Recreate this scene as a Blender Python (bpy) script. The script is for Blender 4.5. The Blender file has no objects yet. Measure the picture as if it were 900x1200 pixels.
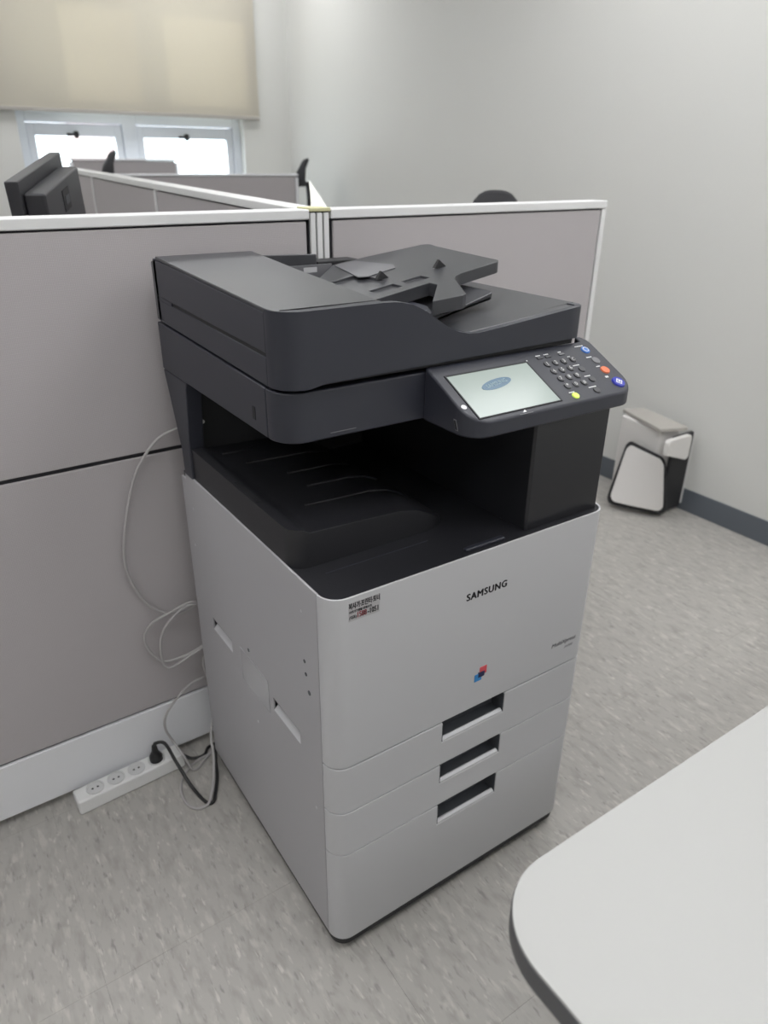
import bpy, bmesh, math, random
from mathutils import Matrix, Vector, Euler
from math import sin, cos, pi, radians, sqrt
random.seed(7)
scene = bpy.context.scene
col = scene.collection

# ------------------------------------------------------------------ camera
cd = bpy.data.cameras.new('camera')
cam = bpy.data.objects.new('camera', cd)
col.objects.link(cam)
cam.location = (-0.415, -0.7508, 1.3684)
cam.rotation_euler = (radians(63.924), radians(-0.567), radians(-33.865))
cd.sensor_fit = 'VERTICAL'
cd.sensor_height = 36.0
cd.lens = 841.4 / 1200 * 36.0
cd.clip_start = 0.02
cd.dof.use_dof = True
cd.dof.focus_distance = 1.15
cd.dof.aperture_fstop = 4.2
scene.camera = cam

# ------------------------------------------------------------------ world, sun, exposure
w = bpy.data.worlds.new('sky')
scene.world = w
w.use_nodes = True
bg = w.node_tree.nodes['Background']
bg.inputs[0].default_value = (0.86, 0.93, 1.0, 1)
bg.inputs[1].default_value = 4.0
sd = bpy.data.lights.new('sun', 'SUN')
sun = bpy.data.objects.new('sun', sd)
col.objects.link(sun)
sd.energy = 9.0
sd.angle = radians(0.6)
sd.color = (1.0, 0.96, 0.9)
sun.location = (-3, 8, 5)
sun.rotation_euler = Vector((0.70, -0.50, -0.335)).to_track_quat('-Z', 'Y').to_euler()
vs = scene.view_settings
vs.view_transform = 'Standard'
vs.look = 'None'
vs.gamma = 1.0
vs.exposure = 0.25
vs.use_curve_mapping = False
LAMP = 4.7

# ------------------------------------------------------------------ materials
def mat(name, color, rough=0.5, metal=0.0, spec=0.5, bump=0.0, bscale=200.0, vary=0.0, vscale=6.0, emit=0.0, coat=0.0):
    m = bpy.data.materials.new(name)
    m.use_nodes = True
    nt = m.node_tree
    b = nt.nodes['Principled BSDF']
    c = (color[0], color[1], color[2], 1)
    b.inputs['Base Color'].default_value = c
    b.inputs['Roughness'].default_value = rough
    b.inputs['Metallic'].default_value = metal
    b.inputs['Specular IOR Level'].default_value = spec
    b.inputs['Coat Weight'].default_value = coat
    if emit:
        b.inputs['Emission Color'].default_value = c
        b.inputs['Emission Strength'].default_value = emit
    if vary or bump:
        geo = nt.nodes.new('ShaderNodeNewGeometry')
    if vary:
        n = nt.nodes.new('ShaderNodeTexNoise')
        n.inputs['Scale'].default_value = vscale
        n.inputs['Detail'].default_value = 4
        nt.links.new(geo.outputs['Position'], n.inputs['Vector'])
        mx = nt.nodes.new('ShaderNodeMix')
        mx.data_type = 'RGBA'
        mx.inputs[6].default_value = tuple(x * (1 - vary) for x in color) + (1,)
        mx.inputs[7].default_value = tuple(min(1, x * (1 + vary)) for x in color) + (1,)
        nt.links.new(n.outputs['Fac'], mx.inputs[0])
        nt.links.new(mx.outputs[2], b.inputs['Base Color'])
    if bump:
        n2 = nt.nodes.new('ShaderNodeTexNoise')
        n2.inputs['Scale'].default_value = bscale
        n2.inputs['Detail'].default_value = 2
        nt.links.new(geo.outputs['Position'], n2.inputs['Vector'])
        bp = nt.nodes.new('ShaderNodeBump')
        bp.inputs['Strength'].default_value = bump
        bp.inputs['Distance'].default_value = 0.001
        nt.links.new(n2.outputs['Fac'], bp.inputs['Height'])
        nt.links.new(bp.outputs['Normal'], b.inputs['Normal'])
    return m

MAT = {}
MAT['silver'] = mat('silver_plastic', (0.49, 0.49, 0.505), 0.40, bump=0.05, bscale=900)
MAT['silver_side'] = mat('silver_shaded_side', (0.385, 0.378, 0.395), 0.5, bump=0.05, bscale=900)  # same silver, darkened: the sides' weaker light is put into the colour
MAT['black'] = mat('black_plastic', (0.026, 0.0275, 0.038), 0.4, bump=0.05, bscale=1500)
MAT['black_top'] = mat('black_plastic_top_sheen', (0.047, 0.048, 0.054), 0.31, bump=0.08, bscale=1500)  # black plastic with the tops' grazing sheen lightened into its base colour
MAT['deep'] = mat('dark_plastic', (0.012, 0.012, 0.014), 0.6)
MAT['gloss_black'] = mat('glossy_black_plastic', (0.016, 0.016, 0.019), 0.3)
MAT['tray'] = mat('tray_black', (0.014, 0.014, 0.017), 0.45, bump=0.05, bscale=1200)
MAT['recess'] = mat('slate_recess', (0.06, 0.064, 0.072), 0.55)
MAT['wall'] = mat('painted_wall', (0.68, 0.68, 0.655), 0.7, bump=0.12, bscale=90, vary=0.012, vscale=2.5)
MAT['ceiling'] = mat('ceiling_white', (0.8, 0.8, 0.79), 0.9)
MAT['skirting'] = mat('slate_vinyl', (0.115, 0.13, 0.15), 0.5)
MAT['floor_base'] = mat('screed', (0.2, 0.19, 0.18), 0.9)
MAT['rail'] = mat('white_rail', (0.72, 0.72, 0.72), 0.4)
MAT['kick'] = mat('pale_grey_steel', (0.77, 0.775, 0.80), 0.4)
MAT['groove'] = mat('dark_groove', (0.03, 0.03, 0.035), 0.7)
MAT['table'] = mat('white_laminate', (0.42, 0.42, 0.41), 0.45, vary=0.008, vscale=3)
MAT['table_edge'] = mat('charcoal_edging', (0.085, 0.085, 0.09), 0.5)
MAT['white'] = mat('white_plastic', (0.75, 0.75, 0.745), 0.35)
MAT['socket'] = mat('socket_white', (0.6, 0.6, 0.6), 0.4)
MAT['lan'] = mat('grey_cable', (0.40, 0.385, 0.385), 0.5)
MAT['cord'] = mat('black_cord', (0.014, 0.014, 0.015), 0.45)
MAT['rubber'] = mat('black_rubber', (0.02, 0.02, 0.022), 0.65)
MAT['chair'] = mat('black_mesh_fabric', (0.02, 0.02, 0.023), 0.75, bump=0.2, bscale=600)
MAT['monitor'] = mat('monitor_black', (0.03, 0.03, 0.034), 0.45)
MAT['chrome'] = mat('chrome', (0.7, 0.7, 0.7), 0.2, metal=1.0)
MAT['alu'] = mat('white_window_frame', (0.74, 0.78, 0.84), 0.4)
MAT['ink'] = mat('dark_ink', (0.03, 0.03, 0.035), 0.5)
MAT['ink_grey'] = mat('grey_ink', (0.16, 0.16, 0.17), 0.5)
MAT['ink_red'] = mat('red_ink', (0.45, 0.06, 0.08), 0.5)
MAT['ink_white'] = mat('white_ink', (0.75, 0.75, 0.75), 0.5)
MAT['logo_red'] = mat('logo_red', (0.62, 0.08, 0.10), 0.5)
MAT['logo_blue'] = mat('logo_blue', (0.03, 0.22, 0.52), 0.5)
MAT['logo_dark'] = mat('logo_navy', (0.015, 0.02, 0.07), 0.5)
MAT['sticker'] = mat('clear_sticker', (0.40, 0.39, 0.40), 0.3)
MAT['tape'] = mat('glossy_tape', (0.40, 0.395, 0.41), 0.22)
MAT['lcd'] = mat('lcd_screen', (0.12, 0.14, 0.13), 0.15, emit=1.9)
MAT['lcd_logo'] = mat('lcd_logo_blue', (0.03, 0.06, 0.09), 0.2, emit=1.5)
MAT['lcd_letter'] = mat('lcd_logo_letters', (0.09, 0.125, 0.14), 0.2, emit=1.7)
MAT['key'] = mat('key_black', (0.05, 0.05, 0.056), 0.3)
MAT['btn_blue'] = mat('button_blue', (0.06, 0.20, 0.60), 0.3)
MAT['btn_navy'] = mat('button_navy', (0.035, 0.045, 0.36), 0.25)
MAT['btn_grey'] = mat('button_grey', (0.15, 0.15, 0.16), 0.35)
MAT['btn_orange'] = mat('button_orange', (0.70, 0.17, 0.07), 0.35)
MAT['btn_lime'] = mat('button_lime', (0.55, 0.75, 0.10), 0.3, emit=0.35)
MAT['led'] = mat('white_lens', (0.75, 0.75, 0.75), 0.2)
MAT['yellow'] = mat('pale_yellow_cap', (0.62, 0.60, 0.36), 0.5)
MAT['guide'] = mat('grey_guide_plastic', (0.10, 0.10, 0.105), 0.4)
MAT['film'] = mat('pale_film', (0.13, 0.13, 0.14), 0.3)
MAT['beige'] = mat('grey_beige_laminate', (0.42, 0.40, 0.37), 0.5)
MAT['pad'] = mat('white_vinyl', (0.72, 0.70, 0.68), 0.5)
MAT['desk'] = mat('grey_desk_laminate', (0.5, 0.5, 0.49), 0.5)
MAT['lamp'] = mat('lamp_diffuser', (0.985, 0.99, 1.0), 0.5, emit=LAMP)
MAT['brick_pink'] = mat('pink_render', (0.34, 0.25, 0.25), 0.8, vary=0.1, vscale=0.6)
MAT['far_grey'] = mat('grey_render', (0.42, 0.47, 0.46), 0.8)
MAT['far_window'] = mat('far_window_glass', (0.3, 0.34, 0.36), 0.6)

def fabric():
    m = mat('partition_fabric', (0.335, 0.308, 0.308), 0.9, spec=0.2)
    nt = m.node_tree
    b = nt.nodes['Principled BSDF']
    tc = nt.nodes.new('ShaderNodeTexCoord')
    wv = []
    for d in ('X', 'Z'):
        t = nt.nodes.new('ShaderNodeTexWave')
        t.bands_direction = d
        t.inputs['Scale'].default_value = 110
        t.inputs['Distortion'].default_value = 0.6
        nt.links.new(tc.outputs['Object'], t.inputs['Vector'])
        wv.append(t)
    ad = nt.nodes.new('ShaderNodeMath')
    ad.operation = 'MULTIPLY'
    nt.links.new(wv[0].outputs['Fac'], ad.inputs[0])
    nt.links.new(wv[1].outputs['Fac'], ad.inputs[1])
    mx = nt.nodes.new('ShaderNodeMix')
    mx.data_type = 'RGBA'
    mx.inputs[6].default_value = (0.425, 0.40, 0.408, 1)
    mx.inputs[7].default_value = (0.50, 0.47, 0.475, 1)
    nt.links.new(ad.outputs[0], mx.inputs[0])
    nt.links.new(mx.outputs[2], b.inputs['Base Color'])
    bp = nt.nodes.new('ShaderNodeBump')
    bp.inputs['Strength'].default_value = 0.25
    bp.inputs['Distance'].default_value = 0.001
    nt.links.new(ad.outputs[0], bp.inputs['Height'])
    nt.links.new(bp.outputs['Normal'], b.inputs['Normal'])
    return m
MAT['fabric'] = fabric()

def vinyl():
    m = mat('flecked_vinyl_tile', (0.3, 0.29, 0.27), 0.42, spec=0.4)
    nt = m.node_tree
    N, L = nt.nodes, nt.links
    b = N['Principled BSDF']
    geo = N.new('ShaderNodeNewGeometry')
    def mapped(rz, sc):
        mp = N.new('ShaderNodeMapping')
        mp.inputs['Rotation'].default_value = (0, 0, rz)
        mp.inputs['Scale'].default_value = sc
        L.new(geo.outputs['Position'], mp.inputs['Vector'])
        return mp
    def layer(rz, sc, lo, hi, c0, seed, prev):
        mp = mapped(rz, sc)
        vo = N.new('ShaderNodeTexNoise')
        vo.inputs['Scale'].default_value = 1.0
        vo.inputs['Detail'].default_value = 2.5
        vo.inputs['Roughness'].default_value = 0.6
        vo.noise_dimensions = '4D'
        vo.inputs['W'].default_value = seed
        L.new(mp.outputs[0], vo.inputs['Vector'])
        r = N.new('ShaderNodeMapRange')
        r.inputs['From Min'].default_value = lo
        r.inputs['From Max'].default_value = hi
        L.new(vo.outputs['Fac'], r.inputs['Value'])
        mx = N.new('ShaderNodeMix')
        mx.data_type = 'RGBA'
        mx.inputs[7].default_value = c0 + (1,)
        if isinstance(prev, tuple):
            mx.inputs[6].default_value = prev + (1,)
        else:
            L.new(prev, mx.inputs[6])
        L.new(r.outputs[0], mx.inputs[0])
        return mx.outputs[2]
    base = (0.40, 0.385, 0.36)
    o = layer(0.05, (46, 16, 1), 0.48, 0.66, (0.335, 0.32, 0.298), 1.0, base)
    o = layer(0.25, (52, 17, 1), 0.54, 0.67, (0.475, 0.458, 0.425), 5.0, o)
    o = layer(-0.2, (85, 26, 1), 0.58, 0.70, (0.27, 0.26, 0.245), 9.0, o)
    o = layer(0.1, (75, 23, 1), 0.60, 0.70, (0.54, 0.52, 0.485), 14.0, o)
    L.new(o, b.inputs['Base Color'])
    return m
MAT['vinyl'] = vinyl()

def glass():
    m = bpy.data.materials.new('window_glass')
    m.use_nodes = True
    nt = m.node_tree
    nt.nodes.clear()
    out = nt.nodes.new('ShaderNodeOutputMaterial')
    mx = nt.nodes.new('ShaderNodeMixShader')
    t = nt.nodes.new('ShaderNodeBsdfTransparent')
    t.inputs[0].default_value = (0.93, 0.96, 0.95, 1)
    g = nt.nodes.new('ShaderNodeBsdfGlossy')
    g.inputs['Roughness'].default_value = 0.02
    mx.inputs[0].default_value = 0.05
    nt.links.new(t.outputs[0], mx.inputs[1])
    nt.links.new(g.outputs[0], mx.inputs[2])
    nt.links.new(mx.outputs[0], out.inputs[0])
    return m
MAT['glass'] = glass()

def blindmat():
    m = bpy.data.materials.new('beige_blind_cloth')
    m.use_nodes = True
    nt = m.node_tree
    nt.nodes.clear()
    out = nt.nodes.new('ShaderNodeOutputMaterial')
    mx = nt.nodes.new('ShaderNodeMixShader')
    mx.inputs[0].default_value = 0.3
    d = nt.nodes.new('ShaderNodeBsdfDiffuse')
    d.inputs[0].default_value = (0.66, 0.625, 0.545, 1)
    t = nt.nodes.new('ShaderNodeBsdfTranslucent')
    t.inputs[0].default_value = (0.62, 0.57, 0.48, 1)
    wv = nt.nodes.new('ShaderNodeTexNoise')
    wv.inputs['Scale'].default_value = 500
    bp = nt.nodes.new('ShaderNodeBump')
    bp.inputs['Strength'].default_value = 0.1
    nt.links.new(wv.outputs['Fac'], bp.inputs['Height'])
    nt.links.new(bp.outputs[0], d.inputs['Normal'])
    nt.links.new(d.outputs[0], mx.inputs[1])
    nt.links.new(t.outputs[0], mx.inputs[2])
    nt.links.new(mx.outputs[0], out.inputs[0])
    return m
MAT['blind'] = blindmat()

# ------------------------------------------------------------------ builders
WM = {}
def thing(name, label, cat, loc=(0, 0, 0), rz=0.0, group=None, kind=None):
    o = bpy.data.objects.new(name, None)
    o.empty_display_size = 0.05
    col.objects.link(o)
    o.location = loc
    o.rotation_euler = (0, 0, rz)
    if label: o['label'] = label
    if cat: o['category'] = cat
    if group: o['group'] = group
    if kind: o['kind'] = kind
    WM[o.name] = Matrix.Translation(Vector(loc)) @ Matrix.Rotation(rz, 4, 'Z')
    return o

class MB:
    """collects shapes in one bmesh"""
    def __init__(s):
        s.bm = bmesh.new()
    def faces(s, verts, faces):
        vs_ = [s.bm.verts.new(v) for v in verts]
        for f in faces:
            try: s.bm.faces.new([vs_[i] for i in f])
            except ValueError: pass
        return s
    def box(s, x0, x1, y0, y1, z0, z1, M=None):
        v = [Vector((x, y, z)) for z in (z0, z1) for y in (y0, y1) for x in (x0, x1)]
        if M is not None: v = [M @ p for p in v]
        return s.faces(v, [(0, 2, 3, 1), (4, 5, 7, 6), (0, 1, 5, 4), (2, 6, 7, 3), (0, 4, 6, 2), (1, 3, 7, 5)])
    def prism(s, pts, f0, f1, axis='z', M=None):
        """polygon extruded; f0/f1 are numbers or functions of the polygon point"""
        n = len(pts)
        g0 = f0 if callable(f0) else (lambda a, b: f0)
        g1 = f1 if callable(f1) else (lambda a, b: f1)
        def mk(a, b, c):
            return Vector((a, b, c)) if axis == 'z' else (Vector((a, c, b)) if axis == 'y' else Vector((c, a, b)))
        v = [mk(a, b, g0(a, b)) for a, b in pts] + [mk(a, b, g1(a, b)) for a, b in pts]
        if M is not None: v = [M @ p for p in v]
        f = [tuple(range(n))[::-1], tuple(range(n, 2 * n))] + [(i, (i + 1) % n, n + (i + 1) % n, n + i) for i in range(n)]
        return s.faces(v, f)
    def strip(s, path, thick, z0, z1):
        """vertical wall along a plan path, thickness to the left of travel; z0/z1 functions of index point"""
        n = len(path)
        P = [Vector((p[0], p[1])) for p in path]
        off = []
        for i in range(n):
            t = (P[min(i + 1, n - 1)] - P[max(i - 1, 0)]).normalized()
            off.append(P[i] + Vector((-t.y, t.x)) * thick)
        g0 = z0 if callable(z0) else (lambda x, y: z0)
        g1 = z1 if callable(z1) else (lambda x, y: z1)
        v = []
        for p, q in zip(P, off):
            v += [(p.x, p.y, g0(p.x, p.y)), (p.x, p.y, g1(p.x, p.y)), (q.x, q.y, g1(p.x, p.y)), (q.x, q.y, g0(p.x, p.y))]
        f = [(0, 1, 2, 3), tuple(4 * (n - 1) + k for k in (3, 2, 1, 0))]
        for i in range(n - 1):
            for k in range(4):
                f.append((4 * i + k, 4 * (i + 1) + k, 4 * (i + 1) + (k + 1) % 4, 4 * i + (k + 1) % 4))
        return s.faces(v, f)
    def cyl(s, c, r, h, axis=(0, 0, 1), seg=20, r2=None):
        q = Vector(axis).to_track_quat('Z', 'Y')
        r2 = r if r2 is None else r2
        c = Vector(c)
        v = [c + q @ Vector((r * cos(2 * pi * i / seg), r * sin(2 * pi * i / seg), 0)) for i in range(seg)]
        v += [c + q @ Vector((r2 * cos(2 * pi * i / seg), r2 * sin(2 * pi * i / seg), h)) for i in range(seg)]
        f = [tuple(range(seg))[::-1], tuple(range(seg, 2 * seg))] + [(i, (i + 1) % seg, seg + (i + 1) % seg, seg + i) for i in range(seg)]
        return s.faces(v, f)
    def tube(s, pts, r, seg=8, sub=8):
        P = [Vector(p) for p in pts]
        Q = []
        for i in range(len(P) - 1):
            p0, p1, p2, p3 = P[max(i - 1, 0)], P[i], P[i + 1], P[min(i + 2, len(P) - 1)]
            for k in range(sub):
                t = k / sub
                Q.append(0.5 * ((2 * p1) + (p2 - p0) * t + (2 * p0 - 5 * p1 + 4 * p2 - p3) * t * t + (3 * p1 - p0 - 3 * p2 + p3) * t ** 3))
        Q.append(P[-1])
        up = Vector((0.3, 0.2, 0.9)).normalized()
        v = []
        for i, q in enumerate(Q):
            t = (Q[min(i + 1, len(Q) - 1)] - Q[max(i - 1, 0)]).normalized()
            up = (up - t * up.dot(t)).normalized()
            b = t.cross(up)
            v += [q + r * (cos(2 * pi * k / seg) * up + sin(2 * pi * k / seg) * b) for k in range(seg)]
        n = len(Q)
        f = [tuple(range(seg)), tuple((n - 1) * seg + k for k in range(seg))[::-1]]
        for i in range(n - 1):
            for k in range(seg):
                f.append((i * seg + k, i * seg + (k + 1) % seg, (i + 1) * seg + (k + 1) % seg, (i + 1) * seg + k))
        return s.faces(v, f)
    def build(s, name, m, parent=None, local=False, bevel=0.0, seg=2, smooth=35, cut=None, wm=None):
        bm = s.bm
        bmesh.ops.recalc_face_normals(bm, faces=bm.faces[:])
        me = bpy.data.meshes.new(name)
        if parent is not None and not local:
            bm.transform(WM[parent.name].inverted())
        bm.to_mesh(me)
        bm.free()
        me.materials.append(MAT[m] if isinstance(m, str) else m)
        o = bpy.data.objects.new(name, me)
        col.objects.link(o)
        if parent is not None:
            o.parent = parent
            WM[o.name] = WM[parent.name].copy()
        else:
            WM[o.name] = Matrix.Identity(4)
        if cut is not None:
            if parent is not None and not local: cut.bm.transform(WM[parent.name].inverted())
            bmesh.ops.recalc_face_normals(cut.bm, faces=cut.bm.faces[:])
            cm = bpy.data.meshes.new('cut')
            cut.bm.to_mesh(cm)
            cut.bm.free()
            co = bpy.data.objects.new('cut', cm)
            col.objects.link(co)
            if parent is not None: co.parent = parent
            md = o.modifiers.new('cut', 'BOOLEAN')
            md.object = co
            md.operation = 'DIFFERENCE'
            md.solver = 'EXACT'
            dg = bpy.context.evaluated_depsgraph_get()
            nm = bpy.data.meshes.new_from_object(o.evaluated_get(dg))
            o.modifiers.clear()
            old = o.data
            o.data = nm
            nm.name = name
            bpy.data.meshes.remove(old)
            bpy.data.objects.remove(co)
            bpy.data.meshes.remove(cm)
        me = o.data
        for p in me.polygons: p.use_smooth = True
        me.set_sharp_from_angle(angle=radians(smooth))
        if bevel:
            bv = o.modifiers.new('bevel', 'BEVEL')
            bv.width = bevel
            bv.segments = seg
            bv.limit_method = 'ANGLE'
            bv.angle_limit = radians(40)
            bv.harden_normals = True
        return o

def text(name, body, size, m, parent, M, bold=0.0, shear=0.0, sx=1.0, align='CENTER', thick=0.0003, space=1.0):
    cu = bpy.data.curves.new(name, 'FONT')
    cu.body = body
    cu.size = size
    cu.shear = shear
    cu.align_x = align
    cu.space_character = space
    cu.align_y = 'CENTER'
    cu.extrude = thick / 2
    cu.resolution_u = 3
    t = bpy.data.objects.new(name, cu)
    col.objects.link(t)
    dg = bpy.context.evaluated_depsgraph_get()
    me = bpy.data.meshes.new_from_object(t.evaluated_get(dg))
    bpy.data.objects.remove(t)
    bpy.data.curves.remove(cu)
    me.transform(Matrix.Diagonal((sx, 1, 1, 1)))
    if bold:          # heavier strokes: shifted copies of the same letters
        bm = bmesh.new()
        for dx, dy in ((-bold, 0), (bold, 0), (0, bold * .6), (0, -bold * .6)):
            k0 = len(bm.verts)
            bm.from_mesh(me)
            bm.verts.ensure_lookup_table()
            for v_ in bm.verts[k0:]: v_.co += Vector((dx, dy, 0))
        bm.to_mesh(me)
        bm.free()
    me.transform(M)
    if parent is not None: me.transform(WM[parent.name].inverted())
    me.materials.clear()
    me.materials.append(MAT[m])
    me.name = name
    o = bpy.data.objects.new(name, me)
    col.objects.link(o)
    o.parent = parent
    return o

def basis(o, X, Y):
    X, Y = Vector(X).normalized(), Vector(Y).normalized()
    Z = X.cross(Y)
    return Matrix(((X.x, Y.x, Z.x, o[0]), (X.y, Y.y, Z.y, o[1]), (X.z, Y.z, Z.z, o[2]), (0, 0, 0, 1)))

def arc(cx, cy, r, a0, a1, n=8):
    return [(cx + r * cos(radians(a0 + (a1 - a0) * i / n)), cy + r * sin(radians(a0 + (a1 - a0) * i / n))) for i in range(n + 1)]

def lab(o, label):
    o['label'] = label
    return o

def solo(o, label, cat, group=None):
    o['label'] = label
    o['category'] = cat
    if group: o['group'] = group
    return o

def structure(name, mb, m, **k):
    o = mb.build(name, m, **k)
    o['kind'] = 'structure'
    return o

# ------------------------------------------------------------------ room shell
XW, YW, XL, YB, ZC = 2.277, 4.473, -4.2, -3.4, 2.75
floor = structure('floor', MB().box(XL - .1, XW + .1, YB - .1, YW + .1, -0.1, -0.003), 'floor_base')
structure('ceiling', MB().box(XL - .1, XW + .1, YB - .1, YW + .1, ZC, ZC + 0.1), 'ceiling')
structure('wall_right', MB().box(XW, XW + .12, YB - .12, YW + .2, -0.003, ZC), 'wall')
structure('wall_left', MB().box(XL - .12, XL, YB - .12, YW + .2, -0.003, ZC), 'wall')
structure('wall_back', MB().box(XL, XW, YB - .12, YB, -0.003, ZC), 'wall')
WX0, WX1, WZ0, WZ1 = 0.47, 1.915, 0.95, 2.32
wl = MB()
wl.box(XL, WX0, YW, YW + .2, -0.003, ZC)
wl.box(WX1, XW, YW, YW + .2, -0.003, ZC)
wl.box(WX0, WX1, YW, YW + .2, -0.003, WZ0)
wl.box(WX0, WX1, YW, YW + .2, WZ1, ZC)
structure('wall_far', wl, 'wall')
structure('baseboard_right', MB().box(XW - .006, XW, YB, YW, 0, 0.1), 'skirting', bevel=0.002)
structure('baseboard_far', MB().box(XL, XW - .006, YW - .006, YW, 0, 0.1), 'skirting', bevel=0.002)
structure('baseboard_left', MB().box(XL, XL + .006, YB, YW - .006, 0, 0.1), 'skirting', bevel=0.002)
structure('baseboard_back', MB().box(XL + .006, XW - .006, YB, YB + .006, 0, 0.1), 'skirting', bevel=0.002)
# floor tiles, each one a piece of the floor
T = 0.45
cache = {}
def tile_mesh(sx, sy):
    k = (round(sx, 4), round(sy, 4))
    if k not in cache:
        g, b = 0.00006, 0.0002
        mb = MB()
        bm = mb.bm
        lo = [bm.verts.new(p) for p in ((g, g, 0), (sx - g, g, 0), (sx - g, sy - g, 0), (g, sy - g, 0))]
        mi = [bm.verts.new((v.co.x, v.co.y, 0.0024)) for v in lo]
        hi = [bm.verts.new(p) for p in ((g + b, g + b, .003), (sx - g - b, g + b, .003), (sx - g - b, sy - g - b, .003), (g + b, sy - g - b, .003))]
        for i in range(4):
            j = (i + 1) % 4
            bm.faces.new((lo[i], lo[j], mi[j], mi[i]))
            bm.faces.new((mi[i], mi[j], hi[j], hi[i]))
        bm.faces.new(hi)
        me = bpy.data.meshes.new('tile')
        bm.to_mesh(me)
        bm.free()
        me.materials.append(MAT['vinyl'])
        cache[k] = me
    return cache[k]
def grid(lo, hi, origin):
    k = math.floor((lo - origin) / T)
    out = []
    while origin + k * T < hi - 1e-6:
        a, b = max(lo, origin + k * T), min(hi, origin + (k + 1) * T)
        if b - a > 0.004: out.append((a, b))
        k += 1
    return out
for x0, x1 in grid(XL, XW, 0.07):
    for y0, y1 in grid(YB, YW, 0.195):
        o = bpy.data.objects.new('tile', tile_mesh(x1 - x0, y1 - y0))
        col.objects.link(o)
        o.location = (x0, y0, -0.003)
        o.parent = floor

# ------------------------------------------------------------------ window
win = thing('window_1', None, None, ((WX0 + WX1) / 2, YW + .1, WZ0), kind='structure')
YF0, YF1 = YW + 0.06, YW + 0.13
f = MB()
f.box(WX0, WX0 + .055, YF0, YF1, WZ0, WZ1)
f.box(WX1 - .055, WX1, YF0, YF1, WZ0, WZ1)
f.box(WX0 + .055, WX1 - .055, YF0, YF1, WZ0, WZ0 + .05)
f.box(WX0 + .055, WX1 - .055, YF0, YF1, WZ1 - .05, WZ1)
f.box(1.10, 1.19, YF0, YF1, WZ0 + .05, WZ1 - .05)
f.box(WX0 + .055, 1.10, YF0, YF1, 1.56, 1.74)
f.box(1.19, WX1 - .055, YF0, YF1, 1.56, 1.74)
f.build('window_frame', 'alu', win, bevel=0.004)
for a, b in ((WX0 + .058, 1.097), (1.193, WX1 - .058)):
    sm = MB()
    z0, z1, t = WZ0 + .053, 1.557, 0.045
    y0, y1 = YF0 + .012, YF1 - .012
    sm.box(a, a + t, y0, y1, z0, z1)
    sm.box(b - t, b, y0, y1, z0, z1)
    sm.box(a + t, b - t, y0, y1, z0, z0 + t)
    sm.box(a + t, b - t, y0, y1, z1 - .07, z1)
    s_ = sm.build('sash', 'alu', win, bevel=0.003)
    MB().box(a + t, b - t, YF0 + .03, YF0 + .036, z0 + t, z1 - .07).build('pane', 'glass', s_)
    mx = (a + b) / 2
    hm = MB()
    hm.box(mx - .012, mx + .012, YF0 - .01, YF0 + .012, 1.475, 1.515)
    hm.box(mx - .06, mx + .012, YF0 - .022, YF0 - .008, 1.487, 1.503)
    lab(hm.build('latch', 'rubber', s_, bevel=0.002), 'dark window latch')
    MB().box(a - .003, b + .003, YF0 + .03, YF0 + .036, 1.74, WZ1 - .05).build('pane', 'glass', win)
structure('trim_1', MB().box(WX0, WX1, YW - .03, YW + .06, WZ0 - .025, WZ0), 'alu', bevel=0.004)

# roller blind in front of the window
bl = thing('roller_blind', 'beige roller blind pulled halfway down over the window', 'blind', (0.7, YW - .03, 1.6))
MB().box(-0.62, 2.025, YW - .032, YW - .030, 1.63, 2.47).build('blind_cloth', 'blind', bl)
MB().box(-0.62, 2.027, YW - .038, YW - .026, 1.612, 1.632).build('bottom_bar', 'beige', bl, bevel=0.003)
MB().cyl((-0.64, YW - .04, 2.485), 0.03, 2.69, (1, 0, 0)).build('roller_tube', 'rail', bl)

# pale building seen through the window
bd = thing('building', 'pale pink building far outside, seen through the right window pane', 'building', (7.9, 30, -6))
MB().box(7.3, 8.35, 28, 34, -6, 8).build('wall', 'brick_pink', bd)
MB().box(7.2, 8.45, 27.9, 34.1, 8, 8.3).build('roof', 'far_grey', bd)
MB().box(8.35, 10.0, 28.5, 34, -6, 0.75).build('annex', 'far_grey', bd)
for k in range(5):
    fr = MB().box(7.55, 8.1, 27.95, 28.0, -4 + k * 2.4, -2.9 + k * 2.4).build('window', 'rail', bd)
    MB().box(7.6, 8.05, 27.93, 27.95, -3.92 + k * 2.4, -2.98 + k * 2.4).build('pane', 'far_window', fr)

# ------------------------------------------------------------------ ceiling lamps (outside the frame, they light the room)
for lx, row in ((-1.9, (-2.0, -0.5, 1.0, 3.9)), (-0.2, (-2.0, -0.5, 1.0, 3.9)), (1.5, (-2.0, -0.9, 0.2, 1.3, 3.9))):  # unseen panels; the far row is added to brighten the blind
    for ly in row:
        lt = thing('ceiling_light', 'long white ceiling light panel out of view, added to light the office', 'ceiling light', (lx, ly, ZC), group='ceiling light panels')
        hx, hy = .6, .3
        fm = MB()
        fm.box(lx - hx - .02, lx + hx + .02, ly - hy - .02, ly - hy, ZC - .02, ZC)
        fm.box(lx - hx - .02, lx + hx + .02, ly + hy, ly + hy + .02, ZC - .02, ZC)
        fm.box(lx - hx - .02, lx - hx, ly - hy, ly + hy, ZC - .02, ZC)
        fm.box(lx + hx, lx + hx + .02, ly - hy, ly + hy, ZC - .02, ZC)
        fm.build('frame', 'rail', lt)
        MB().box(lx - hx, lx + hx, ly - hy, ly + hy, ZC - .012, ZC - .002).build('diffuser', 'lamp', lt)

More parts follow.
